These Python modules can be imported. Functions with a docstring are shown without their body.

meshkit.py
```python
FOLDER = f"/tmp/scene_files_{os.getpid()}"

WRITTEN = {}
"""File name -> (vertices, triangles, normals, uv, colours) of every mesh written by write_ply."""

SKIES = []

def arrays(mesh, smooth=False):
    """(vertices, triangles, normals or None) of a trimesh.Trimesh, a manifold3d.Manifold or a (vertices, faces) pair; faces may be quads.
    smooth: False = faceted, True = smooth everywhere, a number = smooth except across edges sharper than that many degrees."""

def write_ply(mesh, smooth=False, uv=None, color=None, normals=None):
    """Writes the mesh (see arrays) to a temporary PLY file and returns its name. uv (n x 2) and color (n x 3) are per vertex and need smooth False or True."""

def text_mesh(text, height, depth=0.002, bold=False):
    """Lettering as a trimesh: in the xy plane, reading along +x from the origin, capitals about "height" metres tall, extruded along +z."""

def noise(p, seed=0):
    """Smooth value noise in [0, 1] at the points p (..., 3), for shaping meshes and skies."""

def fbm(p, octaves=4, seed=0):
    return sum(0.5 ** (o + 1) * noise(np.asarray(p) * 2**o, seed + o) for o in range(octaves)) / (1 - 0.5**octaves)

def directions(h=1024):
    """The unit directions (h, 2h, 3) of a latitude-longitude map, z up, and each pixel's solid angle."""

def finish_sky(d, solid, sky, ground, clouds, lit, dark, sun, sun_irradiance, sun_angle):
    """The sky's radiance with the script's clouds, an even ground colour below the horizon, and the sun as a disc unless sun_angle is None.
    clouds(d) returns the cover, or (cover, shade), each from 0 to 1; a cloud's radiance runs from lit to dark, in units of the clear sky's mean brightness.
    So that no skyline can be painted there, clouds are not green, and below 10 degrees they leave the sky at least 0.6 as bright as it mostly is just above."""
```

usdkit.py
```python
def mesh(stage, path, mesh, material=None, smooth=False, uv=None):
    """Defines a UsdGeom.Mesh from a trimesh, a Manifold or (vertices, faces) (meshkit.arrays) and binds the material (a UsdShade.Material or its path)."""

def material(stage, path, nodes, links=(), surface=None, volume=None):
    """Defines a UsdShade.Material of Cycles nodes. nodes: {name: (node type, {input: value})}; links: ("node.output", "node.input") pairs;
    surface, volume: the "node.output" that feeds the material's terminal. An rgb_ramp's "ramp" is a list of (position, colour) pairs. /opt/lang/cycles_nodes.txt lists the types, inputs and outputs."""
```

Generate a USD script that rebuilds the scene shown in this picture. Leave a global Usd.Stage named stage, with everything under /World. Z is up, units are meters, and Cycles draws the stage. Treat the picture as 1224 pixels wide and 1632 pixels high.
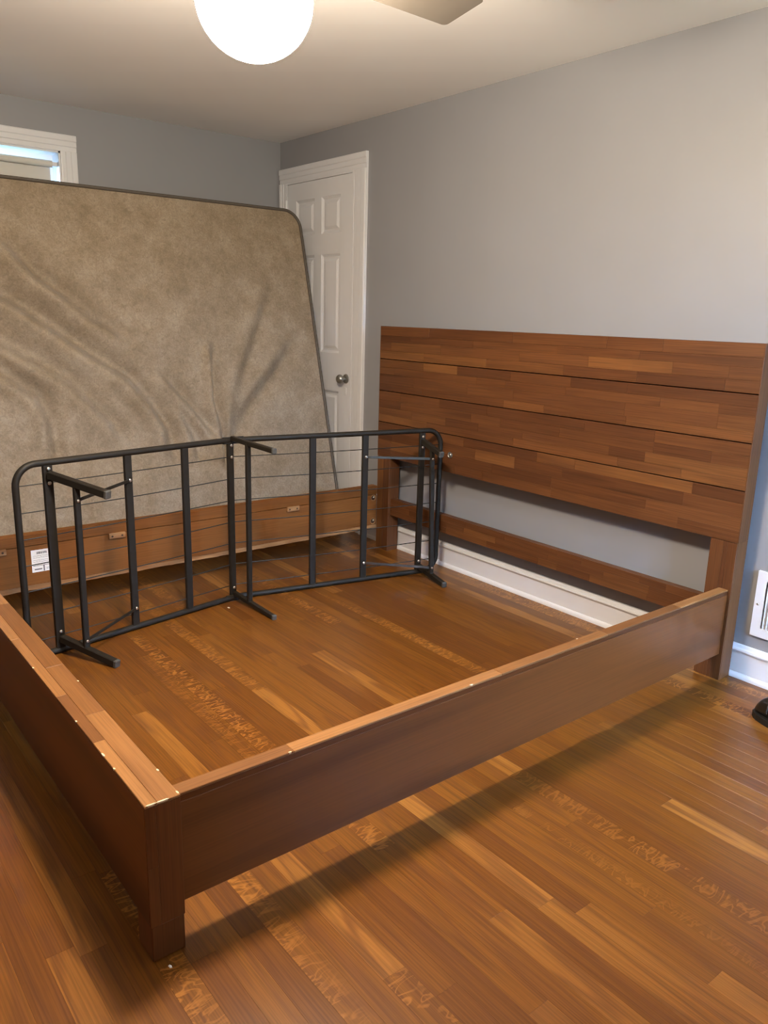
import math, random
import numpy as np
import trimesh
import usdkit
import meshkit
from pxr import Usd, UsdGeom, UsdLux, UsdShade, Gf, Sdf, Vt
from shapely.geometry import Polygon, box as sbox

random.seed(7)
rng = np.random.default_rng(7)
stage = Usd.Stage.CreateInMemory()
UsdGeom.SetStageUpAxis(stage, 'Z')
UsdGeom.SetStageMetersPerUnit(stage, 1.0)
UsdGeom.Xform.Define(stage, '/World')
UsdGeom.Scope.Define(stage, '/World/Looks')

# ------------------------------------------------------------------ camera, sky, exposure
CAM_POS = np.array([4.4508, -2.7679, 1.2837])
YAW, PITCH, ROLL, FPX = 0.892, -0.246, 0.02732, 1256.8
EXPOSURE = 0.25
LAMP = 300.0                          # radiance of the ceiling light bowl
LAMP_RGB = (1.0, 0.84, 0.635)
SKY = 16.5
SKY_RGB = (0.40, 0.63, 1.0)

fwd = np.array([-math.sin(YAW) * math.cos(PITCH), math.cos(YAW) * math.cos(PITCH), math.sin(PITCH)])
rgt = np.array([math.cos(YAW), math.sin(YAW), 0.0])
upv = np.cross(rgt, fwd)
R2 = math.cos(ROLL) * rgt + math.sin(ROLL) * upv
U2 = -math.sin(ROLL) * rgt + math.cos(ROLL) * upv
cam = UsdGeom.Camera.Define(stage, '/World/camera')
cam.CreateProjectionAttr('perspective')
cam.CreateHorizontalApertureAttr(36.0)
cam.CreateVerticalApertureAttr(48.0)
cam.CreateFocalLengthAttr(FPX / 1224 * 36.0)
cam.CreateFStopAttr(0.0)
cam.CreateExposureAttr(EXPOSURE)
cam.CreateClippingRangeAttr(Gf.Vec2f(0.03, 200))
m4 = Gf.Matrix4d(*R2, 0, *U2, 0, *(-fwd), 0, *CAM_POS, 1)
UsdGeom.Xformable(cam).AddTransformOp().Set(m4)

sky = UsdLux.DomeLight.Define(stage, '/World/sky')
sky.CreateIntensityAttr(SKY)
sky.CreateColorAttr(Gf.Vec3f(*SKY_RGB))

# ------------------------------------------------------------------ helpers
used = {}


def numbered(parent, name):
    k = used.setdefault((parent, name), 0)
    used[(parent, name)] = k + 1
    return name if k == 0 else '%s_%03d' % (name, k)


def path_of(parent):
    return '/World' if parent is None else str(parent.GetPath())


def origin_of(prim):
    """world origin of the prim's thing (things are only translated)"""
    o = np.zeros(3)
    while prim and str(prim.GetPath()) != '/World':
        a = prim.GetAttribute('xformOp:translate')
        if a and a.Get() is not None:
            o = o + np.array(a.Get())
        prim = prim.GetParent()
    return o


def tag(prim, label=None, cat=None, group=None, kind=None):
    for k, v in (('label', label), ('category', cat), ('group', group), ('kind', kind)):
        if v:
            prim.SetCustomDataByKey(k, v)
    return prim


def thing(name, loc, label, cat, kind=None, group=None):
    p = '/World/' + numbered('/World', name)
    x = UsdGeom.Xform.Define(stage, p)
    x.AddTranslateOp().Set(Gf.Vec3d(*map(float, loc)))
    return tag(x.GetPrim(), label, cat, group, kind)


def obj(name, mesh, mat, parent=None, smooth=False, label=None, cat=None, kind=None):
    """mesh in WORLD coordinates; stored relative to its thing's origin"""
    pp = path_of(parent)
    p = pp + '/' + numbered(pp, name)
    if hasattr(mesh, 'to_mesh'):
        mm = mesh.to_mesh()
        mesh = trimesh.Trimesh(mm.vert_properties[:, :3], mm.tri_verts, process=False)
    elif isinstance(mesh, tuple):
        mesh = trimesh.Trimesh(mesh[0], mesh[1], process=False)
    if parent is not None:
        mesh = mesh.copy()
        mesh.apply_translation(-origin_of(parent))
    g = usdkit.mesh(stage, p, mesh, mat, smooth=smooth)
    return tag(g.GetPrim(), label, cat, None, kind)


def hull(points):
    return trimesh.convex.convex_hull(np.asarray(points, float))


_cache = {}


def box(x0, x1, y0, y1, z0, z1, b=0.0):
    """box with chamfered edges"""
    c = np.array([(x0 + x1) / 2, (y0 + y1) / 2, (z0 + z1) / 2])
    h = np.array([abs(x1 - x0), abs(y1 - y0), abs(z1 - z0)]) / 2
    if b <= 0:
        m = trimesh.creation.box(2 * h)
        m.apply_translation(c)
        return m
    b = min(b, 0.45 * h.min())
    S, ax = [], []
    for s in np.ndindex(2, 2, 2):
        sg = np.array(s) * 2.0 - 1
        for a in range(3):
            S.append(sg)
            ax.append(a)
    S, ax = np.array(S), np.array(ax)
    if 'cb' not in _cache:
        pts = S * (np.ones(3) - 0.2 * (1 - np.eye(3)[ax]))
        hm = hull(pts)
        order = [int(np.argmin(np.linalg.norm(pts - v, axis=1))) for v in hm.vertices]
        _cache['cb'] = np.array(order)[hm.faces]
    pts = S * (h - b * (1 - np.eye(3)[ax])) + c
    return trimesh.Trimesh(pts, _cache['cb'], process=False)


def bar(p0, p1, w, d, side, b=0.0):
    """box from p0 to p1; w across `side` direction, d across the remaining one"""
    p0, p1, side = map(lambda q: np.asarray(q, float), (p0, p1, side))
    L = np.linalg.norm(p1 - p0)
    t = (p1 - p0) / L
    s = side - t * (side @ t)
    s /= np.linalg.norm(s)
    u = np.cross(t, s)
    m = box(-L / 2, L / 2, -w / 2, w / 2, -d / 2, d / 2, b)
    M = np.eye(4)
    M[:3, 0], M[:3, 1], M[:3, 2], M[:3, 3] = t, s, u, (p0 + p1) / 2
    m.apply_transform(M)
    return m


def tube(pts, r, n=10, caps=True, closed=False):
    P = np.asarray(pts, float)
    k = len(P)
    if closed:
        T = np.roll(P, -1, 0) - np.roll(P, 1, 0)
    else:
        T = np.gradient(P, axis=0)
    T /= np.linalg.norm(T, axis=1, keepdims=True)
    a = np.array([0, 0, 1.0]) if abs(T[0, 2]) < 0.9 else np.array([1.0, 0, 0])
    A = []
    a = np.cross(T[0], a)
    for t in T:
        a = a - t * (a @ t)
        a /= np.linalg.norm(a)
        A.append(a)
    A = np.array(A)
    B = np.cross(T, A)
    ang = np.arange(n) * 2 * np.pi / n
    rr = np.broadcast_to(r, (k,))[:, None, None]
    V = (P[:, None] + rr * (np.cos(ang)[None, :, None] * A[:, None] + np.sin(ang)[None, :, None] * B[:, None])).reshape(-1, 3)
    F = []
    for i in range(k if closed else k - 1):
        j = (i + 1) % k
        for q in range(n):
            e = (q + 1) % n
            F += [(i * n + q, i * n + e, j * n + e), (i * n + q, j * n + e, j * n + q)]
    if caps and not closed:
        V = np.vstack([V, P[0], P[-1]])
        c0, c1 = len(V) - 2, len(V) - 1
        for q in range(n):
            e = (q + 1) % n
            F += [(c0, e, q), (c1, (k - 1) * n + q, (k - 1) * n + e)]
    return trimesh.Trimesh(V, np.array(F), process=False)


def lathe(profile, axis_o, axis_d, n=32):
    """profile: (radius, distance along axis)"""
    d = np.asarray(axis_d, float)
    d /= np.linalg.norm(d)
    a = np.cross(d, [0, 0, 1.0] if abs(d[2]) < 0.9 else [1.0, 0, 0])
    a /= np.linalg.norm(a)
    b = np.cross(d, a)
    k = len(profile)
    ang = np.arange(n) * 2 * np.pi / n
    V = []
    for r, h in profile:
        V.append(np.asarray(axis_o) + d * h + r * (np.cos(ang)[:, None] * a + np.sin(ang)[:, None] * b))
    V = np.vstack(V)
    F = []
    for i in range(k - 1):
        for q in range(n):
            e = (q + 1) % n
            F += [(i * n + q, i * n + e, (i + 1) * n + e), (i * n + q, (i + 1) * n + e, (i + 1) * n + q)]
    m = trimesh.Trimesh(V, np.array(F), process=False)
    m.merge_vertices()
    m.update_faces(m.nondegenerate_faces())
    return m


def prism(poly, origin, eu, ev, ew, depth):
    """2D polygon extruded: (u,v) -> origin+u*eu+v*ev, depth along ew"""
    p = poly if isinstance(poly, Polygon) else Polygon(poly)
    m = trimesh.creation.extrude_polygon(p, depth, engine='earcut')
    M = np.eye(4)
    M[:3, 0], M[:3, 1], M[:3, 2], M[:3, 3] = eu, ev, ew, origin
    m.apply_transform(M)
    if np.linalg.det(M[:3, :3]) < 0:
        m.invert()
    return m


def join(*ms):
    ms = [m for g in ms for m in (g if isinstance(g, (list, tuple)) else [g])]
    return trimesh.util.concatenate(ms)


# ------------------------------------------------------------------ materials
def M(name, nodes, links=(), surface='p.BSDF'):
    return usdkit.material(stage, '/World/Looks/' + name, nodes, links, surface=surface)


def plain(name, col, rough=0.5, metal=0.0, spec=0.5, var=0.0, vscale=20, bump=0.0, bscale=200):
    nodes = {'p': ('principled_bsdf', {'base_color': col, 'roughness': rough, 'metallic': metal, 'specular_ior_level': spec})}
    links = []
    nodes['tc'] = ('geometry', {})
    if var > 0:
        lo = tuple(c * (1 - var) for c in col)
        hi = tuple(min(1, c * (1 + var)) for c in col)
        nodes['n'] = ('noise_texture', {'scale': vscale, 'detail': 3.0})
        nodes['r'] = ('rgb_ramp', {'ramp': [(0.25, lo), (0.75, hi)]})
        links += [('tc.position', 'n.vector'), ('n.fac', 'r.fac'), ('r.color', 'p.base_color')]
    if bump > 0:
        nodes['bn'] = ('noise_texture', {'scale': bscale, 'detail': 2.0})
        nodes['b'] = ('bump', {'strength': bump, 'distance': 0.002})
        links += [('tc.position', 'bn.vector'), ('bn.fac', 'b.height'), ('b.normal', 'p.normal')]
    return M(name, nodes, links)


def wood(name, axis, tones, dark, rings=26.0, ring_amt=0.45, fibre=0.3, rough=0.4, coat=0.0, fleck=False, across=9.0, along=0.7, knots=0.0, spec=0.28, relief=0.12):
    """procedural wood: stretched noise contours as growth rings, fibres, a tone for each piece"""
    sc = [across] * 3
    sc['xyz'.index(axis)] = along
    fs = [260.0] * 3
    fs['xyz'.index(axis)] = 5.0
    nodes = {
        'g': ('geometry', {}),
        'oi': ('object_info', {}),
        'wn': ('white_noise_texture', {'dimensions': '1D'}),
        'off': ('vector_math', {'math_type': 'scale', 'scale': 40.0}),
        'add': ('vector_math', {'math_type': 'add'}),
        'mp': ('mapping', {'scale': tuple(sc)}),
        'n1': ('noise_texture', {'scale': 1.0, 'detail': 2.0, 'roughness': 0.45, 'distortion': 0.15}),
        'mul': ('math', {'math_type': 'multiply', 'value2': rings}),
        'sin': ('math', {'math_type': 'sine'}),
        'rr': ('rgb_ramp', {'ramp': [(0.0, (0, 0, 0)), (0.55, (0.12, 0.12, 0.12)), (1.0, (1, 1, 1))]}),
        'half': ('math', {'math_type': 'multiply_add', 'value2': 0.5, 'value3': 0.5}),
        'ra': ('math', {'math_type': 'multiply', 'value2': ring_amt}),
        'fm': ('mapping', {'scale': tuple(fs)}),
        'n2': ('noise_texture', {'scale': 1.0, 'detail': 2.0}),
        'fr': ('rgb_ramp', {'ramp': [(0.3, (1 - fibre,) * 3), (0.65, (1, 1, 1))]}),
        'tone': ('rgb_ramp', {'ramp': tones}),
        'n3': ('noise_texture', {'scale': 1.0, 'detail': 2.0}),
        'm3': ('mapping', {'scale': tuple(s * 0.55 for s in sc)}),
        'tv': ('math', {'math_type': 'multiply_add', 'value2': 0.5, 'value3': -0.25}),
        'tadd': ('math', {'math_type': 'add', 'use_clamp': True}),
        'c1': ('mix', {'mix_type': 'mix', 'color2': dark}),
        'c2': ('mix', {'mix_type': 'multiply', 'fac': 1.0}),
        'bp': ('bump', {'strength': relief, 'distance': 0.001}),
        'p': ('principled_bsdf', {'roughness': rough, 'specular_ior_level': spec, 'coat_weight': coat, 'coat_roughness': 0.25}),
    }
    links = [
        ('oi.random', 'wn.w'), ('wn.color', 'off.vector1'), ('g.position', 'add.vector1'), ('off.vector', 'add.vector2'),
        ('add.vector', 'mp.vector'), ('mp.vector', 'n1.vector'), ('n1.fac', 'mul.value1'), ('mul.value', 'sin.value1'),
        ('sin.value', 'half.value1'), ('half.value', 'rr.fac'), ('rr.color', 'ra.value1'),
        ('add.vector', 'fm.vector'), ('fm.vector', 'n2.vector'), ('n2.fac', 'fr.fac'),
        ('add.vector', 'm3.vector'), ('m3.vector', 'n3.vector'), ('n3.fac', 'tv.value1'),
        ('tv.value', 'tadd.value1'), ('wn.value', 'tadd.value2'), ('tadd.value', 'tone.fac'),
        ('tone.color', 'c1.color1'), ('ra.value', 'c1.fac'), ('c1.color', 'c2.color1'), ('fr.color', 'c2.color2'),
        ('n2.fac', 'bp.height'), ('bp.normal', 'p.normal'),
    ]
    last = 'c2.color'
    if fleck:      # ray fleck of quarter-sawn strips
        nl = [13.0] * 3
        nl['xyz'.index(axis)] = 38.0
        nodes.update({
            'km': ('mapping', {'scale': tuple(nl)}),
            'kn': ('noise_texture', {'scale': 1.0, 'detail': 1.0, 'distortion': 1.6}),
            'kr': ('rgb_ramp', {'ramp': [(0.46, (0, 0, 0)), (0.54, (1, 1, 1)), (0.62, (0, 0, 0))]}),
            'km2': ('mapping', {'scale': tuple(s * 0.35 for s in sc)}),
            'kb': ('noise_texture', {'scale': 1.0, 'detail': 1.0}),
            'kbr': ('rgb_ramp', {'ramp': [(0.5, (0, 0, 0)), (0.62, (1, 1, 1))]}),
            'sel': ('math', {'math_type': 'greater_than', 'value2': 0.74}),
            'k1': ('math', {'math_type': 'multiply'}),
            'k2': ('math', {'math_type': 'multiply'}),
            'k3': ('math', {'math_type': 'multiply', 'value2': 0.75}),
            'sc2': ('separate_color', {}),
            'c3': ('mix', {'mix_type': 'mix', 'color2': tuple(min(1, c * 1.25) for c in tones[-1][1])}),
        })
        links += [('add.vector', 'km.vector'), ('km.vector', 'kn.vector'), ('kn.fac', 'kr.fac'),
                  ('add.vector', 'km2.vector'), ('km2.vector', 'kb.vector'), ('kb.fac', 'kbr.fac'),
                  ('wn.color', 'sc2.color'), ('sc2.g', 'sel.value1'), ('sel.value', 'k1.value1'), ('kbr.color', 'k1.value2'),
                  ('k1.value', 'k2.value1'), ('kr.color', 'k2.value2'), ('k2.value', 'k3.value1'), ('k3.value', 'c3.fac'),
                  ('c2.color', 'c3.color1')]
        last = 'c3.color'
    if knots > 0:
        nodes.update({
            'vm': ('mapping', {'scale': tuple(s * 0.9 for s in sc)}),
            'vo': ('voronoi_texture', {'scale': 1.0}),
            'vr': ('rgb_ramp', {'ramp': [(0.0, (1, 1, 1)), (0.12, (0.6, 0.6, 0.6)), (0.2, (0, 0, 0))]}),
            'vk': ('math', {'math_type': 'multiply', 'value2': knots}),
            'c4': ('mix', {'mix_type': 'mix', 'color2': tuple(c * 0.5 for c in dark)}),
        })
        links += [('add.vector', 'vm.vector'), ('vm.vector', 'vo.vector'), ('vo.distance', 'vr.fac'), ('vr.color', 'vk.value1'), ('vk.value', 'c4.fac'), (last, 'c4.color1')]
        last = 'c4.color'
    links.append((last, 'p.base_color'))
    return M(name, nodes, links)


OAK = [(0.0, (0.130, 0.043, 0.0065)), (0.4, (0.158, 0.055, 0.0070)), (0.8, (0.190, 0.070, 0.0095)), (1.0, (0.29, 0.120, 0.023))]
ACA = [(0.0, (0.100, 0.036, 0.013)), (0.3, (0.128, 0.047, 0.016)), (0.8, (0.158, 0.060, 0.020)), (1.0, (0.215, 0.088, 0.027))]
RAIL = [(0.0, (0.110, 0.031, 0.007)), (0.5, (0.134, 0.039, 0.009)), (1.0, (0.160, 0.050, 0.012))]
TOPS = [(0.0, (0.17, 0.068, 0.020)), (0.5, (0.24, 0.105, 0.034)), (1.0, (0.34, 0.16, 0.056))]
INN = [(0.0, (0.155, 0.052, 0.009)), (0.5, (0.185, 0.065, 0.012)), (1.0, (0.22, 0.082, 0.017))]
oak = wood('oak_floor', 'x', OAK, (0.12, 0.040, 0.010), rings=46, ring_amt=0.62, fibre=0.34, rough=0.30, fleck=True, across=10.0, along=1.0, spec=0.4, relief=0.03)
acacia_x = wood('acacia_headboard', 'x', ACA, (0.07, 0.026, 0.011), rings=16, ring_amt=0.35, fibre=0.30, rough=0.42, across=13, along=1.1, knots=0.65)
acacia_z = wood('acacia_upright', 'z', ACA, (0.08, 0.030, 0.012), rings=14, ring_amt=0.35, fibre=0.3, rough=0.42, across=13, along=1.0)
rail_y = wood('rail_wood', 'y', RAIL, (0.038, 0.012, 0.004), rings=7, ring_amt=0.62, fibre=0.16, rough=0.36, across=8, along=0.5)
rail_x = wood('footboard_wood', 'x', RAIL, (0.038, 0.012, 0.004), rings=7, ring_amt=0.62, fibre=0.16, rough=0.36, across=8, along=0.5)
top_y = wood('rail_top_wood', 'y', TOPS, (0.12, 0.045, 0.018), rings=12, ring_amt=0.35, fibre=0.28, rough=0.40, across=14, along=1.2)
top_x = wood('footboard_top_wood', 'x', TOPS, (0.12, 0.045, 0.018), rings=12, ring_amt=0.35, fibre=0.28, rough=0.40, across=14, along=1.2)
end_z = wood('footboard_end_wood', 'z', RAIL, (0.045, 0.015, 0.005), rings=12, ring_amt=0.4, fibre=0.22, rough=0.40, across=14, along=1.0)
inner_y = wood('rail_inside_wood', 'y', INN, (0.13, 0.045, 0.014), rings=10, ring_amt=0.4, fibre=0.25, rough=0.6, across=8, along=0.6, spec=0.2)
raw_y = wood('unfinished_wood', 'y', [(0, (0.36, 0.18, 0.075)), (1, (0.48, 0.26, 0.11))], (0.16, 0.06, 0.02), rings=14, ring_amt=0.5, fibre=0.3, rough=0.6, across=16, along=3.0, knots=0.7)

wall_paint = plain('grey_wall_paint', (0.270, 0.274, 0.296), 0.42, spec=0.45, var=0.02, vscale=3, bump=0.06, bscale=240)
ceil_paint = plain('ceiling_paint', (0.84, 0.82, 0.82), 0.8, spec=0.2, var=0.02, vscale=2)
white = plain('white_trim_paint', (0.69, 0.70, 0.745), 0.35, var=0.015, vscale=6)
black_metal = plain('black_powder_coat', (0.016, 0.013, 0.010), 0.5, spec=0.22, var=0.15, vscale=40, bump=0.05, bscale=900)
steel = plain('zinc_bolt', (0.62, 0.60, 0.57), 0.28, metal=1.0)
brace_steel = plain('brace_steel', (0.16, 0.15, 0.14), 0.32, metal=1.0)
pewter = plain('pewter_knob', (0.30, 0.30, 0.29), 0.35, metal=0.85, var=0.1, vscale=60)
cap_grey = plain('grey_plastic_cap', (0.06, 0.06, 0.058), 0.5)
cable = plain('black_wire', (0.010, 0.009, 0.008), 0.5)
blade_mat = plain('fan_blade_grey', (0.115, 0.100, 0.085), 0.5, var=0.08, vscale=8)
fan_metal = plain('fan_bronze', (0.10, 0.085, 0.07), 0.4, metal=0.6)
piping_mat = plain('brown_binding', (0.085, 0.072, 0.060), 0.7, bump=0.2, bscale=700)
side_cloth = plain('mattress_side_cloth', (0.40, 0.36, 0.30), 0.85, var=0.06, vscale=30, bump=0.2, bscale=500)
paper = plain('label_paper', (0.78, 0.75, 0.72), 0.6)
ink = plain('label_ink', (0.10, 0.09, 0.09), 0.6)
leather = plain('black_leather', (0.018, 0.016, 0.015), 0.34, var=0.2, vscale=30, bump=0.15, bscale=300)
rubber = plain('shoe_sole_rubber', (0.010, 0.009, 0.008), 0.6)
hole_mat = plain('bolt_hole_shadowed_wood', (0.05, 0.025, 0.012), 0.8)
dark_gap = plain('subfloor_wood', (0.05, 0.022, 0.009), 0.8, var=0.2)
duct = plain('duct_metal', (0.10, 0.10, 0.105), 0.6)
shade_cloth = M('roller_shade_cloth', {
    'd': ('principled_bsdf', {'base_color': (0.62, 0.61, 0.58), 'roughness': 0.8}),
    't': ('translucent_bsdf', {'color': (0.5, 0.5, 0.48)}),
    'm': ('mix_closure', {'fac': 0.04})}, [('d.BSDF', 'm.closure1'), ('t.BSDF', 'm.closure2')], surface='m.closure')
pane = M('window_glass', {
    't': ('transparent_bsdf', {'color': (0.97, 0.98, 0.98)}), 'g': ('glossy_bsdf', {'color': (1, 1, 1), 'roughness': 0.02}),
    'f': ('fresnel', {'IOR': 1.45}), 'm': ('mix_closure', {})},
    [('f.fac', 'm.fac'), ('t.BSDF', 'm.closure1'), ('g.BSDF', 'm.closure2')], surface='m.closure')
bowl_mat = M('lit_glass_bowl', {'e': ('emission', {'color': LAMP_RGB, 'strength': LAMP})}, surface='e.emission')
fabric = M('mottled_beige_nonwoven', {
    'g': ('geometry', {}),
    'n1': ('noise_texture', {'scale': 7.0, 'detail': 5.0, 'roughness': 0.7}),
    'r1': ('rgb_ramp', {'ramp': [(0.3, (0.215, 0.165, 0.110)), (0.5, (0.270, 0.214, 0.152)), (0.7, (0.330, 0.272, 0.205))]}),
    'n2': ('noise_texture', {'scale': 48.0, 'detail': 6.0, 'roughness': 0.8, 'distortion': 1.6}),
    'r2': ('rgb_ramp', {'ramp': [(0.3, (0.66, 0.65, 0.63)), (0.7, (1.24, 1.24, 1.24))]}),
    'mx': ('mix', {'mix_type': 'multiply', 'fac': 1.0}),
    'b': ('bump', {'strength': 0.35, 'distance': 0.002}),
    'p': ('principled_bsdf', {'roughness': 0.75, 'specular_ior_level': 0.3, 'sheen_weight': 0.1})},
    [('g.position', 'n1.vector'), ('g.position', 'n2.vector'), ('n1.fac', 'r1.fac'), ('n2.fac', 'r2.fac'), ('r1.color', 'mx.color1'), ('r2.color', 'mx.color2'),
     ('mx.color', 'p.base_color'), ('n2.fac', 'b.height'), ('b.normal', 'p.normal')])

# ------------------------------------------------------------------ room shell
XL, XR, YB, YF, H, T = -0.10, 4.72, 0.0, -4.40, 2.29, 0.14
floor = thing('floor', (0, 0, 0), 'orange-brown oak strip floor of narrow boards', 'floor', kind='structure')
obj('subfloor', box(XL, XR, YF, YB, -0.06, -0.020), dark_gap, floor)
PW = 0.057
rows = int(math.ceil((YB - YF) / PW))
rest = []
for r in range(rows):
    y1 = YB - r * PW
    y0 = max(YF, y1 - PW)
    x = XL + 0.0
    first = True
    while x < XR - 1e-6:
        L = random.uniform(0.15, 1.1) if first else random.uniform(0.55, 1.75)
        first = False
        e = min(XR, x + L)
        if XR - e < 0.15:
            e = XR
        top = random.uniform(-0.00006, 0.0)
        m = box(x + 0.0001, e - 0.0001, y0 + 0.0001, y1 - 0.0001, -0.019, top, 0.00015)
        if y1 > -2.75 and e > 0.75 and x < 3.9:
            obj('plank', m, oak, floor)
        else:
            rest.append(m)
        x = e
obj('plank_field', join(rest), oak, floor, kind='stuff')

ceiling = obj('ceiling', box(XL - T, XR + T, YF - T, YB + T, H, H + 0.12), ceil_paint, None, label='plain off-white ceiling above the bed', cat='ceiling', kind='structure')
obj('wall_back', box(XL - T, XR + T, YB, YB + T, -0.06, H), wall_paint, None, label='grey painted wall behind the wooden headboard', cat='wall', kind='structure')


def wall_with_hole(x0, x1, y0, y1, hy0, hy1, hz0, hz1):
    return join(box(x0, x1, y0, hy0, -0.06, H), box(x0, x1, hy1, y1, -0.06, H), box(x0, x1, hy0, hy1, -0.06, hz0), box(x0, x1, hy0, hy1, hz1, H))


WY0, WY1, WZ0, WZ1 = -2.18, -1.337, 0.85, 2.062
obj('wall_left', wall_with_hole(XL - T, XL, YF - T, YB, WY0, WY1, WZ0, WZ1), wall_paint, None, label='grey painted wall behind the leaning mattress', cat='wall', kind='structure')
RY0, RY1, RZ0, RZ1 = -1.10, -0.16, 0.45, 1.95
obj('wall_right', wall_with_hole(XR, XR + T, YF - T, YB, RY0, RY1, RZ0, RZ1), wall_paint, None, label='grey painted wall with the big daylight window', cat='wall', kind='structure')
obj('wall_front', box(XL, XR, YF - T, YF, -0.06, H), wall_paint, None, label='plain grey wall facing the headboard wall', cat='wall', kind='structure')


def baseboard(name, p0, p1, nrm, label):
    p0, p1, nrm = np.array([*p0, 0.0]), np.array([*p1, 0.0]), np.array([*nrm, 0.0])
    L = np.linalg.norm(p1 - p0)
    t = (p1 - p0) / L
    root = thing(name, p0, label, 'baseboard', kind='structure')
    board = [(0, 0), (0.014, 0), (0.014, 0.098), (0.019, 0.100), (0.021, 0.106), (0.019, 0.112), (0.012, 0.116), (0.008, 0.124), (0, 0.126)]
    obj('board', prism(board, p0, nrm, np.array([0, 0, 1.0]), t, L), white, root)
    shoe = [(0.0142, 0)] + [(0.0142 + 0.014 * math.cos(a), 0.019 * math.sin(a)) for a in np.linspace(0, math.pi / 2, 7)]
    obj('shoe_molding', prism(shoe, p0, nrm, np.array([0, 0, 1.0]), t, L), white, root)


baseboard('baseboard_back', (0.812, YB), (XR, YB), (0, -1), 'white baseboard running behind the headboard')
baseboard('baseboard_left', (XL, YF), (XL, -0.012), (1, 0), 'white baseboard behind the leaning mattress')
baseboard('baseboard_right', (XR, YF), (XR, -0.03), (-1, 0), 'white baseboard under the daylight window')
baseboard('baseboard_front', (XL + 0.03, YF), (XR - 0.03, YF), (0, 1), 'white baseboard of the wall opposite the headboard')


obj('ground', join(box(XR + T + 0.3, 40, -40, 40, -0.75, -0.55), box(-40, XL - T - 0.3, -40, 40, -0.75, -0.55)), plain('outdoor_lawn', (0.10, 0.13, 0.06), 0.9, var=0.3, vscale=1.5), None, label='lawn outside the windows', cat='ground', kind='structure')
_h = []
for k in range(34):      # clipped hedge along the garden boundary outside the daylight window
    hy = -9.0 + k * 0.5
    mh = trimesh.creation.icosphere(2, 1.0)
    v = mh.vertices * np.array([0.55, 0.42, 1.45])
    v = v * (0.82 + 0.36 * meshkit.fbm(v * 3.0 + k * 7.7, 3, 4))[:, None]
    mh.vertices = v + np.array([XR + 6.2 + 0.1 * math.sin(k * 2.3), hy, 0.80])
    _h.append(mh)
obj('hedge', join(_h), plain('hedge_green', (0.035, 0.06, 0.02), 0.8, var=0.5, vscale=9), None, smooth=True, label='green garden hedge outside the daylight window', cat='hedge', kind='structure')

# ------------------------------------------------------------------ six-panel door on the back wall
def casing_profile(w, d=0.020):
    return [(0, 0), (0, d * 0.55), (w * 0.07, d * 0.62), (w * 0.28, d * 0.62), (w * 0.33, d * 0.80), (w * 0.60, d * 0.80), (w * 0.66, d), (w * 0.94, d), (w, d * 0.85), (w, 0)]


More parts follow.
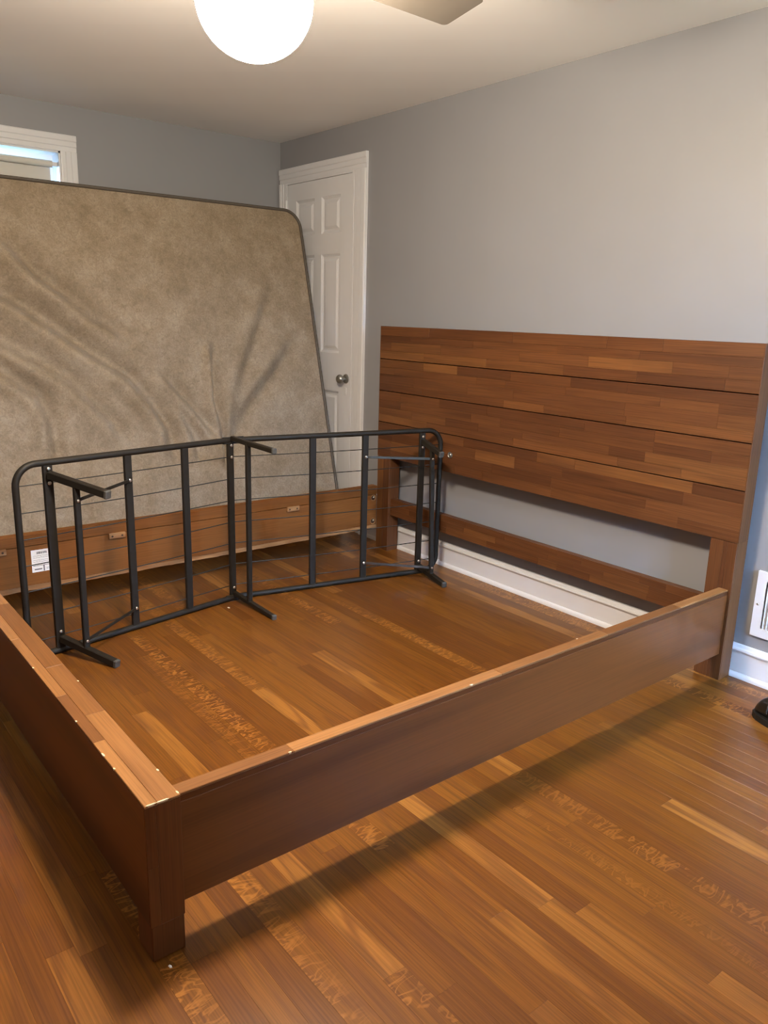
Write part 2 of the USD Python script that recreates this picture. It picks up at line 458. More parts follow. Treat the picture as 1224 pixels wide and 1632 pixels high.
Ez = np.array([0, 0, 1.0])
Ex = np.array([1.0, 0, 0])
Ey = np.array([0, 1.0, 0])
door = thing('door_1', (0.335, 0, 0), 'white six-panel door beside the leaning mattress', 'door', kind='structure')
cw = 0.112
obj('casing', prism(casing_profile(cw), np.array([0.694, 0, 0]), Ex, -Ey, Ez, 2.045), white, door)
obj('casing', prism(casing_profile(0.064), np.array([-0.024, 0, 0]), -Ex, -Ey, Ez, 2.045), white, door)
obj('casing', prism(casing_profile(0.085), np.array([-0.088, 0, 2.045]), Ez, -Ey, Ex, 0.894), white, door)
obj('jamb', join(box(0.677, 0.694, -0.012, -0.0005, 0.0, 2.045, 0.001), box(-0.024, -0.006, -0.012, -0.0005, 0, 2.045, 0.001), box(-0.006, 0.677, -0.012, -0.0005, 2.036, 2.045, 0.001)), white, door)
SX0, SX1 = -0.004, 0.675
cols = [(0.099, 0.300), (0.373, 0.565)]
rowsz = [(0.23, 0.825), (1.05, 1.615), (1.73, 1.935)]
yf, yr = -0.010, -0.0008     # door face, and the recessed bottom of its panels
pieces = [box(SX0, 0.099, yf, -0.0006, 0.008, 2.034), box(0.565, SX1, yf, -0.0006, 0.008, 2.034), box(0.300, 0.373, yf, -0.0006, 0.008, 2.034)]
zz = [0.008, 0.23, 0.825, 1.05, 1.615, 1.73, 1.935, 2.034]
for a, b_ in ((0, 1), (2, 3), (4, 5), (6, 7)):
    for cx0, cx1 in cols:
        pieces.append(box(cx0, cx1, yf, -0.0006, zz[a], zz[b_]))
slab = obj('door_slab', join(pieces), white, door)


def frustum(x0, x1, z0, z1, i, ya, yb):
    V = [(x0, ya, z0), (x1, ya, z0), (x1, ya, z1), (x0, ya, z1), (x0 + i, yb, z0 + i), (x1 - i, yb, z0 + i), (x1 - i, yb, z1 - i), (x0 + i, yb, z1 - i)]
    return hull(V)


for cx0, cx1 in cols:
    for z0, z1 in rowsz:
        # sticking: bevelled moulding around the recess
        w = 0.014
        mold = []
        for (a, b_) in (((cx0, z0), (cx0, z1)), ((cx1, z1), (cx1, z0)), ((cx0, z1), (cx1, z1)), ((cx1, z0), (cx0, z0))):
            pass
        ring = []
        P = [(cx0, z0), (cx1, z0), (cx1, z1), (cx0, z1)]
        Q = [(cx0 + w, z0 + w), (cx1 - w, z0 + w), (cx1 - w, z1 - w), (cx0 + w, z1 - w)]
        V = [(p[0], yf + 0.001, p[1]) for p in P] + [(q[0], yr, q[1]) for q in Q] + [(p[0], yr, p[1]) for p in P]
        F = []
        for k in range(4):
            j = (k + 1) % 4
            F += [(k, j, 4 + j), (k, 4 + j, 4 + k)]
        obj('panel_molding', trimesh.Trimesh(V, F, process=False), white, slab)
        obj('panel', join(box(cx0 + w - .002, cx1 - w + .002, yr, -0.0006, z0 + w - .002, z1 - w + .002), frustum(cx0 + w + 0.010, cx1 - w - 0.010, z0 + w + 0.010, z1 - w - 0.010, 0.016, yr, -0.0075)), white, slab)
kx, kz = 0.641, 0.907
obj('door_knob', lathe([(0.0, 0.064), (0.012, 0.063), (0.021, 0.058), (0.026, 0.050), (0.027, 0.043), (0.024, 0.036), (0.016, 0.031), (0.010, 0.027), (0.010, 0.012), (0.019, 0.010), (0.026, 0.006), (0.028, 0.0), (0.0, 0.0)], (kx, yf, kz), (0, -1, 0)), pewter, door, smooth=40, label='round grey metal door knob')
obj('latch_plate', box(0.634, 0.648, yf - 0.004, yf, 0.812, 0.856, 0.0015), white, door)
for hz in (0.30, 1.90):
    obj('hinge', join(box(-0.022, 0.004, yf - 0.003, yf, hz - 0.045, hz + 0.045, 0.001), tube([(-0.006, yf - 0.006, hz - 0.048), (-0.006, yf - 0.006, hz + 0.048)], 0.006, 10)), white, door)


# ------------------------------------------------------------------ windows
def window(name, xw, sgn, y0, y1, z0, z1, label, sashes):
    """window in the wall whose inner face is x=xw; sgn = direction into the room"""
    w = thing(name, (xw, (y0 + y1) / 2, z0), label, 'window', kind='structure')
    c = 0.082
    X = lambda a: xw + sgn * a

    def bx(a0, a1, *r):
        lo, hi = sorted((X(a0), X(a1)))
        return box(lo, hi, *r)
    S = sgn * Ex
    obj('casing', prism(casing_profile(c), np.array([xw, y1, z0 - 0.02]), Ey, S, Ez, z1 - z0 + 0.02), white, w)
    obj('casing', prism(casing_profile(c), np.array([xw, y0, z0 - 0.02]), -Ey, S, Ez, z1 - z0 + 0.02), white, w)
    obj('casing', prism(casing_profile(c), np.array([xw, y0 - c, z1]), Ez, S, Ey, y1 - y0 + 2 * c), white, w)
    obj('sill', bx(-0.10, 0.045, y0 - c - 0.02, y1 + c + 0.02, z0 - 0.03, z0, 0.004), white, w)
    obj('jamb', join(bx(-T, 0, y0, y0 + 0.008, z0, z1), bx(-T, 0, y1 - 0.008, y1, z0, z1), bx(-T, 0, y0, y1, z1 - 0.008, z1)), white, w)
    for (a, b_) in sashes:
        ya, yb = y0 + 0.008 + a * (y1 - y0 - 0.016), y0 + 0.008 + b_ * (y1 - y0 - 0.016)
        zm = (z0 + z1) / 2
        for k, (za, zb) in enumerate(((z0, zm + 0.02), (zm - 0.02, z1 - 0.008))):
            d0, d1 = (-0.10, -0.07) if k == 0 else (-0.135, -0.105)
            f = 0.034
            s = obj('sash', join(bx(d0, d1, ya, ya + f, za, zb), bx(d0, d1, yb - f, yb, za, zb), bx(d0, d1, ya + f, yb - f, za, za + f), bx(d0, d1, ya + f, yb - f, zb - f, zb)), white, w)
            obj('pane', bx((d0 + d1) / 2 - 0.002, (d0 + d1) / 2 + 0.002, ya + f - 0.004, yb - f + 0.004, za + f - 0.004, zb - f + 0.004), pane, s)
    return w


window('window_1', XL, 1, WY0, WY1, WZ0, WZ1, 'white-cased window above the leaning mattress', [(0, 1)])
window('window_2', XR, -1, RY0, RY1, RZ0, RZ1, 'wide white-cased daylight window right of the bed', [(0, 0.5), (0.5, 1)])

rb = thing('roller_blind', (XL - 0.03, (WY0 + WY1) / 2, WZ1), 'pale grey roller blind pulled down in the left window', 'blind')
by0, by1 = WY0 + 0.035, WY1 - 0.036
obj('roller', tube([(XL - 0.035, by0, 2.000), (XL - 0.035, by1, 2.000)], 0.017, 16), shade_cloth, rb, smooth=40)
obj('cloth', box(XL - 0.0535, XL - 0.0525, by0 + 0.004, by1 - 0.004, 1.02, 2.000), shade_cloth, rb)
obj('hem_bar', box(XL - 0.058, XL - 0.048, by0 + 0.004, by1 - 0.004, 1.00, 1.025, 0.003), white, rb)
for yy in (by0 - 0.026, by1 + 0.002):
    obj('bracket', box(XL - 0.045, XL - 0.025, yy, yy + 0.024, 1.990, 2.010, 0.001), white, rb)

# ------------------------------------------------------------------ ceiling fan with its lit bowl
FX, FY = 2.755, -1.80
fan = thing('ceiling_fan', (FX, FY, H), 'ceiling fan with glowing round glass bowl light and grey blades', 'ceiling fan')
obj('canopy', lathe([(0.0, 0.0), (0.085, 0.0), (0.082, 0.03), (0.06, 0.055), (0.035, 0.065), (0.0, 0.065)], (FX, FY, H), (0, 0, -1)), fan_metal, fan, smooth=40)
obj('motor_housing', lathe([(0.0, 0.06), (0.05, 0.06), (0.10, 0.085), (0.128, 0.12), (0.130, 0.19), (0.115, 0.225), (0.07, 0.24), (0.0, 0.24)], (FX, FY, H), (0, 0, -1)), fan_metal, fan, smooth=40)
obj('light_fitter', lathe([(0.0, 0.24), (0.07, 0.24), (0.078, 0.255), (0.078, 0.292), (0.070, 0.300), (0.0, 0.300)], (FX, FY, H), (0, 0, -1)), fan_metal, fan, smooth=40)
prof = [(0.066, 0.296), (0.070, 0.305)] + [(0.128 * math.cos(a), 0.352 + (0.122 if a > 0 else 0.052) * math.sin(a)) for a in np.linspace(-1.1, math.pi / 2 - 0.001, 20)] + [(0.0, 0.474)]
obj('glass_bowl', lathe(prof, (FX, FY, H), (0, 0, -1), 40), bowl_mat, fan, smooth=True, label='glowing frosted glass bowl')
for k in range(3):
    a = math.radians(90 + 120 * k)
    d = np.array([math.cos(a), math.sin(a), 0])
    s = np.array([-math.sin(a), math.cos(a), 0])
    tilt = math.radians(9)
    up = np.array([0, 0, 1.0]) * math.cos(tilt) + s * math.sin(tilt)
    sd = s * math.cos(tilt) - np.array([0, 0, 1.0]) * math.sin(tilt)
    c = np.array([FX, FY, H - 0.235])
    poly = Polygon([(0.20, -0.055), (0.30, -0.066), (0.625, -0.075), (0.625, 0.075), (0.30, 0.066), (0.20, 0.055)]).buffer(-0.014).buffer(0.014, quad_segs=5)
    bl = obj('blade', prism(poly, c - up * 0.004, d, sd, up, 0.008), blade_mat, fan)
    iron = Polygon([(0.10, -0.018), (0.19, -0.014), (0.235, -0.04), (0.26, -0.03), (0.26, 0.03), (0.235, 0.04), (0.19, 0.014), (0.10, 0.018)])
    obj('blade_iron', prism(iron, c - up * 0.010, d, sd, up, 0.006), fan_metal, bl)

# ------------------------------------------------------------------ wall return vent
vent = thing('wall_vent', (3.38, 0, 0.30), 'white metal air return grille low on the wall right of the headboard', 'vent')
vx0, vx1, vz0, vz1, vb = 3.192, 3.57, 0.178, 0.424, 0.034
fr = sbox(vx0, vz0, vx1, vz1).difference(sbox(vx0 + vb, vz0 + vb, vx1 - vb, vz1 - vb))
obj('frame', prism(fr, np.array([0, -0.0005, 0]), Ex, Ez, -Ey, 0.012), white, vent)
obj('duct_back', box(vx0 + vb - .003, vx1 - vb + .003, -0.003, -0.0008, vz0 + vb - .003, vz1 - vb + .003), duct, vent)
xx = vx0 + vb + 0.010
while xx < vx1 - vb - 0.004:
    obj('louver', bar((xx, -0.0085, vz0 + vb - .002), (xx, -0.0085, vz1 - vb + .002), 0.0022, 0.011, (0.80, -0.6, 0)), white, vent)
    xx += 0.0125
for sx in (vx0 + 0.014, vx1 - 0.014):
    obj('screw', lathe([(0.0, 0.003), (0.003, 0.0028), (0.0045, 0.001), (0.0045, 0.0), (0, 0)], (sx, -0.0125, 0.30), (0, -1, 0), 12), steel, vent)

# ------------------------------------------------------------------ wooden bed
HX0, HX1, HYF, HYB, HT = 1.080, 3.145, -0.103, -0.028, 1.221
FYO, FYI, FZB, FZT = -2.2833, -2.2106, 0.0826, 0.359
bed = thing('bed_frame', (2.11, -1.19, 0), 'large brown wooden bed frame with plank headboard and no slats', 'bed')
# headboard boards, each glued up from finger-jointed staves
zb = [0.528, 0.716, 0.884, 1.052, HT]
for i in range(4):
    z0, z1 = zb[i] + (0.002 if i else 0), zb[i + 1] - (0.002 if i < 3 else 0)
    bd = obj('headboard_board', box(HX0, HX1, HYF + 0.007, -0.062, z0, z1, 0.001), acacia_x, bed)
    nr = 4
    cuts = np.linspace(z0, z1, nr + 1)
    cuts[1:-1] += [random.uniform(-0.006, 0.006) for _ in range(nr - 1)]
    for r in range(nr):
        x = HX0
        first = True
        while x < HX1 - 1e-6:
            L = random.uniform(0.08, 0.4) if first else random.uniform(0.16, 0.62)
            first = False
            e = x + L
            if HX1 - e < 0.09:
                e = HX1
            obj('stave', box(x + .0001, e - .0001, HYF + random.uniform(0, .0003), HYF + 0.0072, cuts[r] + .0001, cuts[r + 1] - .0001, 0.0004 if 0 < r < nr - 1 else 0.0008), acacia_x, bd)
            x = e
obj('headboard_backing', box(HX0 + 0.10, HX1 - 0.10, -0.0615, -0.050, 0.56, HT - 0.02), acacia_x, bed)
obj('headboard_edge', join(box(HX1, HX1 + 0.003, HYF, -0.050, zb[0], HT, 0.001)), acacia_z, bed)
obj('headboard_edge', join(box(HX0 - 0.003, HX0, HYF, -0.050, zb[0], HT, 0.001)), acacia_z, bed)
for x0, x1 in ((HX0, HX0 + 0.10), (HX1 - 0.10, HX1)):
    po = obj('headboard_post', join(box(x0, x1, HYF + 0.006, HYB, 0.0, zb[0] - 0.001, 0.0015), box(x0, x1, -0.0615, HYB, zb[0] - 0.001, HT - 0.06, 0.0015)), acacia_z, bed)
    w = (0.0, 0.050, 0.064, 0.10)
    for k in range(3):
        obj('post_stave', box(x0 + w[k] + .0001, x0 + w[k + 1] - .0001, HYF, HYF + 0.0062, 0.001, zb[0] - 0.0015, 0.0006), acacia_z, po)
lr = obj('headboard_lower_rail', box(HX0 + 0.10, HX1 - 0.10, -0.078, -0.050, 0.204, 0.297, 0.001), acacia_x, bed)
for z0, z1 in ((0.2042, 0.236), (0.236, 0.266), (0.266, 0.2968)):
    x = HX0 + 0.10
    while x < HX1 - 0.10 - 1e-6:
        e = x + random.uniform(0.09, 0.34)
        if HX1 - 0.10 - e < 0.06:
            e = HX1 - 0.10
        obj('stave', box(x + .0001, e - .0001, -0.0845, -0.0778, z0 + .0001, z1 - .0001, 0.0005), acacia_x, lr)
        x = e
obj('screw_cap', lathe([(0.0, 0.004), (0.007, 0.004), (0.010, 0.001), (0.0125, 0.004), (0.0155, 0.003), (0.016, 0.0), (0.0, 0.0)], (1.655, HYF - .0005, 0.616), (0, -1, 0), 20), pewter, bed, smooth=40, label='small round grey screw cap on the headboard')
# right side rail
RX1, RX0, RZB, RZT = 3.1347, 3.0990, 0.102, 0.352
rl = obj('side_rail', box(RX0, RX1, FYI, HYF, RZB, RZT - 0.020, 0.0012), rail_y, bed)
obj('rail_lip', box(RX0 + .0015, RX1 - .0008, FYI, HYF, RZT - 0.0203, RZT - 0.0055, 0.001), rail_y, rl)
y = FYI
for L in (0.27, 0.66, 0.47, 0.40, 9):
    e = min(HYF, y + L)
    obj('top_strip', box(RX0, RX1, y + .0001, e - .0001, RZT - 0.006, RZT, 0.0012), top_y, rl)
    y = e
# left side rail: its rough inside face is what shows
LX0, LX1, LZB, LZT = 1.040, 1.078, 0.110, 0.356
ll = obj('side_rail', box(LX0, LX1 - 0.006, FYI, HYF, LZB, LZT, 0.0012), inner_y, bed, label='far side rail with rough unfinished inside face')
obj('rail_lip', box(LX1 - 0.0062, LX1 + 0.004, FYI, HYF, LZT - 0.048, LZT, 0.0015), inner_y, ll)
obj('rail_panel', box(LX1 - 0.0062, LX1, FYI, HYF, LZB + 0.024, LZT - 0.051, 0.001), inner_y, ll)
yy = FYI
# ragged lower edge: a strip with a chipped outline
pts = [(FYI, LZB + 0.0235)]
n = 90
edge = [(FYI + (HYF - FYI) * k / n, LZB + 0.0005 + 0.005 * float(meshkit.noise(np.array([k * 0.9, 3.1, 0.0])))) for k in range(n + 1)]
pts = edge + [(HYF, LZB + 0.0235), (FYI, LZB + 0.0235)]
obj('rough_edge', prism(Polygon(pts).buffer(0), np.array([LX1 - 0.0062, 0, 0]), Ey, Ez, Ex, 0.0075), raw_y, ll)
for cy in (-2.07, -1.574, -0.655):
    cl = obj('cleat', box(LX1 - 0.001, LX1 + 0.011, cy - 0.037, cy + 0.037, LZT - 0.072, LZT - 0.046, 0.002), raw_y, ll)
    for o in (-0.022, 0.022):
        obj('cleat_hole', lathe([(0, 0.0008), (0.0042, 0.0008), (0.0046, 0.0), (0, 0)], (LX1 + 0.011, cy + o, LZT - 0.060), (1, 0, 0), 12), hole_mat, cl)
for cz in (0.155, 0.288):
    pk = obj('bolt_pocket', lathe([(0.010, 0.0), (0.0165, 0.0), (0.0185, 0.0015), (0.0185, 0.003), (0.0165, 0.0035), (0.0125, 0.001), (0.0105, 0.0008), (0, 0.0008)], (LX1, -0.128, cz), (1, 0, 0), 24), raw_y, ll, smooth=40)
    obj('pocket_bottom', lathe([(0, 0.0016), (0.0125, 0.0016), (0.013, 0.0006)], (LX1, -0.128, cz), (1, 0, 0), 20), hole_mat, pk)
    obj('bolt', lathe([(0, 0.006), (0.005, 0.0058), (0.0068, 0.004), (0.0068, 0.001)], (LX1, -0.124, cz + 0.004), (1, 0, 0), 6), steel, pk)
# paper label stuck to the rail
lab = obj('paper_label', box(LX1, LX1 + 0.0006, -1.938, -1.838, 0.188, 0.285), paper, ll, label='white paper label with barcode and small print')
lx = LX1 + 0.0006


def mark(y0, y1, z0, z1):
    return box(lx, lx + 0.0003, -1.938 + y0, -1.938 + y1, 0.188 + z0, 0.188 + z1)


marks = []
yq = 0.022
lr_ = random.Random(3)
while yq < 0.062:
    w = lr_.choice([0.0012, 0.0020, 0.0028])
    marks.append(mark(yq, yq + w, 0.0785, 0.088))
    yq += w + lr_.choice([0.0010, 0.0016])
obj('barcode', join(marks), ink, lab)
lines = []
for zq, e in ((0.070, 0.085), (0.0625, 0.092), (0.051, 0.088), (0.044, 0.080), (0.0345, 0.090)):
    yq = 0.007
    while yq < e:
        w = lr_.uniform(0.004, 0.010)
        lines.append(mark(yq, min(e, yq + w), zq, zq + 0.0011))
        yq += w + 0.0016
lines += [mark(0.076, 0.090, 0.0765, 0.0778)]
obj('print_lines', join(lines), ink, lab)
obj('print_box', join(mark(0.005, 0.097, 0.0270, 0.0290), mark(0.046, 0.0505, 0.002, 0.028), mark(0.010, 0.040, 0.010, 0.0145), mark(0.058, 0.088, 0.0135, 0.0150), mark(0.058, 0.080, 0.009, 0.0102)), ink, lab)
# footboard
FXL, FXR = 1.030, 3.1477
ft = obj('footboard', box(FXL, FXR - 0.004, FYO, FYI, FZB, FZT - 0.006, 0.0015), rail_x, bed)
lanes = ((FYO, FYO + 0.026), (FYO + 0.026, FYI))
for li, (y0, y1) in enumerate(lanes):
    x = FXL
    seq = (0.33, 0.52, 0.30, 0.42, 0.26, 9) if li == 0 else (0.48, 0.36, 0.55, 0.31, 9)
    for L in seq:
        e = min(FXR, x + L)
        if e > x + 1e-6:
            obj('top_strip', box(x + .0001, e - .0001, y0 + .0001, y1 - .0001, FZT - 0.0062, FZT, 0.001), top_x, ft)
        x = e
for y0, y1, z0, z1 in ((FYO, FYO + 0.022, FZB + 0.135, FZT - 0.0065), (FYO, FYO + 0.022, FZB, FZB + 0.135), (FYO + 0.022, FYI, FZB, FZT - 0.0065)):
    obj('end_strip', box(FXR - 0.0042, FXR, y0 + .0001, y1 - .0001, z0 + .0001, z1 - .0001, 0.0003), end_z, ft)
for x0, x1 in ((FXR - 0.075, FXR - 0.001), (FXL + 0.001, FXL + 0.075)):
    obj('leg', box(x0, x1, FYO + 0.0015, FYI - 0.001, 0.0, FZB, 0.002), end_z, bed)

chip_wood = plain('bare_chipped_wood', (0.62, 0.50, 0.36), 0.7)


def chips(parent, spots, z, along):
    for (x, y, L) in spots:
        hx, hy_ = (L, 0.0022) if along == 'x' else (0.0022, L)
        g = [(-1, -0.6), (-0.3, -1), (0.6, -0.8), (1, 0.1), (0.4, 1), (-0.7, 0.7)]
        obj('worn_chip', hull([(x + a * hx, y + b_ * hy_, z + dz) for a, b_ in g for dz in (-0.003, 0.0005)]), chip_wood, parent)


chips(ft, [(2.543, FYI - 0.0018, 0.004), (3.042, FYI - 0.0018, 0.005), (2.745, FYO + 0.0016, 0.004), (2.92, FYO + 0.0016, 0.009), (2.985, FYO + 0.0014, 0.004), (2.40, FYO + 0.0016, 0.005), (3.138, FYI - 0.002, 0.006)], FZT, 'x')
chips(ft, [(FXR - 0.0016, -2.270, 0.011), (FXR - 0.0012, -2.247, 0.013)], FZT, 'y')
chips(rl, [(RX1 - 0.002, -1.396, 0.006), (RX1 - 0.0014, -1.95, 0.004), (RX0 + 0.002, -0.92, 0.004)], RZT, 'y')

# ------------------------------------------------------------------ mattress on its side, leaning on the left wall
ang = math.atan2(0.50, 1.86)                  # lean from the vertical
nrm = np.array([math.cos(ang), 0, math.sin(ang)])      # out of the face that shows
upd = np.array([-math.sin(ang), 0, math.cos(ang)])
MT, MHT, MW = 0.33, 1.835, 2.03
P0 = np.array([0.24, 0, 1.857]) - upd * MHT   # bottom edge of the front face
P0 = P0 + Ez * max(0.0, -(P0 - nrm * MT)[2])  # rest the back bottom edge on the floor
YR, RC = -0.088, 0.10
mat = thing('mattress', (0.45, YR - MW / 2, 0), 'huge mattress leaning on the left wall, mottled beige underside with dark piping', 'mattress')
folds = [  # (polyline of (y, z), depth, width): creases pulled in the loose underside
    ([(-1.755, 1.652), (-1.692, 1.567), (-1.584, 1.43), (-1.46, 1.33)], -0.010, 0.045),
    ([(-1.80, 1.62), (-1.72, 1.552), (-1.622, 1.441), (-1.514, 1.366), (-1.38, 1.248), (-1.287, 1.194), (-1.20, 1.12)], -0.014, 0.040),
    ([(-1.95, 1.47), (-1.799, 1.355), (-1.567, 1.191), (-1.407, 1.069), (-1.236, 0.955), (-1.136, 0.823), (-1.065, 0.675), (-1.061, 0.50)], -0.022, 0.042),
    ([(-1.95, 1.22), (-1.681, 1.045), (-1.537, 0.949), (-1.443, 0.837), (-1.359, 0.736), (-1.30, 0.6)], -0.015, 0.040),
    ([(-1.90, 1.03), (-1.784, 0.955), (-1.694, 0.874), (-1.647, 0.753), (-1.648, 0.55)], -0.015, 0.036),
    ([(-0.755, 1.12), (-0.785, 0.80), (-0.765, 0.609), (-0.76, 0.45)], -0.018, 0.024),
    ([(-0.187, 1.143), (-0.40, 0.919), (-0.574, 0.768), (-0.691, 0.604), (-0.73, 0.45)], -0.014, 0.045),
    ([(-1.10, 1.00), (-1.066, 0.966), (-0.918, 0.784), (-0.795, 0.612), (-0.77, 0.45)], -0.015, 0.030),
    ([(-0.314, 1.43), (-0.475, 1.141), (-0.636, 0.833), (-0.733, 0.608)], -0.010, 0.040),
    ([(-1.0, 0.80), (-0.94, 0.65), (-0.92, 0.5)], -0.010, 0.03),
]


def crease(Yv, Zv):
    out = np.zeros_like(Yv)
    for pl, depth, w in folds:
        pl = np.array(pl)
        best = np.full(Yv.shape, 9.0)
        sgn = np.zeros(Yv.shape)
        tt = np.zeros(Yv.shape)
        ln = np.r_[0, np.cumsum(np.linalg.norm(np.diff(pl, axis=0), axis=1))]
        for k in range(len(pl) - 1):
            a, b_ = pl[k], pl[k + 1]
            d = b_ - a
            L2 = d @ d
            t = np.clip(((Yv - a[0]) * d[0] + (Zv - a[1]) * d[1]) / L2, 0, 1)
            dx, dz = Yv - (a[0] + t * d[0]), Zv - (a[1] + t * d[1])
            q = np.hypot(dx, dz)
            upd_ = q < best
            best = np.where(upd_, q, best)
            sgn = np.where(upd_, np.sign(dx * d[1] - dz * d[0]), sgn)
            tt = np.where(upd_, (ln[k] + t * math.sqrt(L2)) / ln[-1], tt)
        fade = np.clip(tt / 0.2, 0, 1) * np.clip((1.02 - tt) / 0.12, 0, 1)
        s = best * sgn / w
        depth = depth * 2.3
        # steep lip on the lower-left side, gentle slope above: the sag of loose cloth
        out += depth * fade * (np.exp(-s * s) - 0.75 * np.exp(-(s - 1.7) ** 2 / 1.2))
    return out


NS, NT = 230, 210
tv = np.linspace(0, 1, NT)
tv = MHT * (0.5 - 0.5 * np.cos(np.pi * (0.12 + 0.76 * tv)) - (0.5 - 0.5 * math.cos(0.12 * math.pi))) / (math.cos(0.12 * math.pi))
tv = np.unique(np.r_[tv[(tv > RC) & (tv < MHT - RC)], RC * (1 - np.cos(np.linspace(0, math.pi / 2, 14))), MHT - RC * (1 - np.cos(np.linspace(0, math.pi / 2, 14)))])
NT = len(tv)


def halfw(t, grow=0.0):
    d = np.maximum(0, np.maximum(RC - t, t - (MHT - RC)))
    return MW / 2 - RC + np.sqrt(np.maximum(0, RC * RC - d * d)) + grow


sv = np.linspace(-1, 1, NS)
HWs = halfw(tv)
S_ = sv[None, :] * HWs[:, None]
T_ = np.repeat(tv[:, None], NS, 1)
Yv = YR - MW / 2 + S_
base = P0[None, None] + T_[..., None] * upd + (Yv[..., None] - 0) * Ey
Zv = base[..., 2]
edge = np.minimum(np.minimum(HWs[:, None] - np.abs(S_), T_), MHT - T_)
fd = np.clip(edge / 0.10, 0, 1)
fd = fd * fd * (3 - 2 * fd)
disp = crease(Yv, Zv)
nz = meshkit.fbm(np.stack([Yv * 5, Zv * 5, 0 * Yv], -1), 4, 5) - 0.5
nz2 = meshkit.fbm(np.stack([Yv * 28 + Zv * 9, Zv * 28, 0 * Yv], -1), 3, 9) - 0.5
disp = (disp + 0.016 * nz + 0.0035 * nz2 - 0.006) * fd
front = base + disp[..., None] * nrm
FV = front.reshape(-1, 3)
I, J = np.meshgrid(np.arange(NT - 1), np.arange(NS - 1), indexing='ij')
q0, q1, q2, q3 = (I * NS + J).ravel(), (I * NS + J + 1).ravel(), ((I + 1) * NS + J + 1).ravel(), ((I + 1) * NS + J).ravel()
FF = np.vstack([np.stack([q0, q1, q2], 1), np.stack([q0, q2, q3], 1)])
fm = trimesh.Trimesh(FV, FF, process=False)
if (fm.face_normals.mean(0) @ nrm) < 0:
    fm.invert()
# the border: outline of the face swept back through the thickness with a slight bulge
out2 = [(YR - MW / 2 + s * halfw(np.array([t]))[0], t) for t, s in [(t, 1) for t in tv] + [(t, -1) for t in tv[::-1]]]
out2 = np.array([p for i, p in enumerate(out2) if i == 0 or np.hypot(*(np.array(p) - out2[i - 1])) > 1e-5])
cen = np.array([YR - MW / 2, MHT / 2])
ringsv = []
for u in np.linspace(0, 1, 9):
    g = 0.006 * math.sin(math.pi * u)
    dirv = out2 - cen
    dirv = np.sign(dirv) * g * (np.abs(dirv) / np.abs(dirv).max(0) > 0.9)
    pp = out2 + dirv
    ringsv.append(P0 + pp[:, 1:2] * upd + pp[:, 0:1] * Ey - nrm * MT * u)
K = len(out2)
SV = np.vstack(ringsv)
SF = []
for u in range(8):
    for k in range(K):
        j = (k + 1) % K
        SF += [(u * K + k, u * K + j, (u + 1) * K + j), (u * K + k, (u + 1) * K + j, (u + 1) * K + k)]
back = len(SV)
SV = np.vstack([SV, P0 + cen[1] * upd + cen[0] * Ey - nrm * MT])
SF += [(8 * K + k, 8 * K + (k + 1) % K, back) for k in range(K)]
sm = trimesh.Trimesh(SV, SF, process=False)
obj('border', sm, side_cloth, mat, smooth=40)
obj('underside_cloth', fm, fabric, mat, smooth=True, label='wrinkled mottled beige cloth')
obj('piping', tube(P0 + out2[:, 1:2] * upd + out2[:, 0:1] * Ey + nrm * 0.002, 0.0085, 10, closed=True), piping_mat, mat, smooth=True, label='dark brown piped edge')
obj('piping', tube(P0 + out2[:, 1:2] * upd + out2[:, 0:1] * Ey - nrm * (MT - 0.004), 0.0085, 10, closed=True), piping_mat, mat, smooth=True)

# ------------------------------------------------------------------ folding metal platform frame standing on its side
mf = thing('folding_bed_base', (1.45, -1.10, 0), 'black folding metal platform bed base standing on its side inside the wooden frame', 'bed base')
HIN = np.array([1.385, -1.155])
ENDR = np.array([1.595, -0.115])
ENDL = np.array([1.545, -2.085])
ZT, ZL, TR = 0.735, 0.013, 0.0125


def half(h, e, slats, inset):
    d = e - h
    L = np.linalg.norm(d)
    d = d / L
    n2 = np.array([-d[1], d[0]]) if d[1] < 0 else np.array([d[1], -d[0]])
    if n2[0] < 0:
        n2 = -n2
    P = lambda s, z, o=0.0: np.array([*(h + d * s + n2 * o), z])
    rc = 0.075
    path = [P(inset, ZT)]
    path += [P(s, ZT) for s in np.linspace(0.1, L - rc, 8)]
    path += [P(L - rc + rc * math.sin(a), ZT - rc + rc * math.cos(a)) for a in np.linspace(0.1, math.pi / 2, 9)]
    path += [P(L, z) for z in np.linspace(ZT - rc - 0.05, ZL + rc + 0.05, 6)]
    path += [P(L - rc + rc * math.cos(a), ZL + rc - rc * math.sin(a)) for a in np.linspace(0, math.pi / 2, 9)]
    path += [P(s, ZL) for s in np.linspace(L - rc - 0.03, inset, 8)]
    tb = obj('outer_tube', tube(path, TR, 12), black_metal, mf, smooth=40)
    return P, L, tb, np.array([*n2, 0]), np.array([*d, 0])


PL, LL, tl, nl, dl = half(HIN, ENDL, None, 0.0)
PR, LR, tr, nr_, dr = half(HIN, ENDR, None, 0.0)


def slat(P, d, s, tb, w=0.030):
    obj('slat', bar(P(s, ZL + 0.002), P(s, ZT - 0.002), w, 0.016, d, 0.002), black_metal, tb)


for s in (0.012, 0.245, 0.507, 0.826):
    slat(PL, dl, s, tl, 0.034 if s > 0.8 else 0.030)
for s in (0.378, 0.645, 0.955):
    slat(PR, dr, s, tr)
for k in range(7):
    z = ZT - (0.105 + 0.139 * k) * (ZT - ZL) * 0.98
    sag = lambda P, L, o: [P(s, z - 0.006 * math.sin(math.pi * s / L) * (1 if k % 2 else 0.5), o) for s in np.linspace(0.0, L, 12)]
    obj('wire', tube(sag(PL, LL, -0.004), 0.0021, 6), cable, tl)
    obj('wire', tube(sag(PR, LR, -0.004), 0.0021, 6), cable, tr)


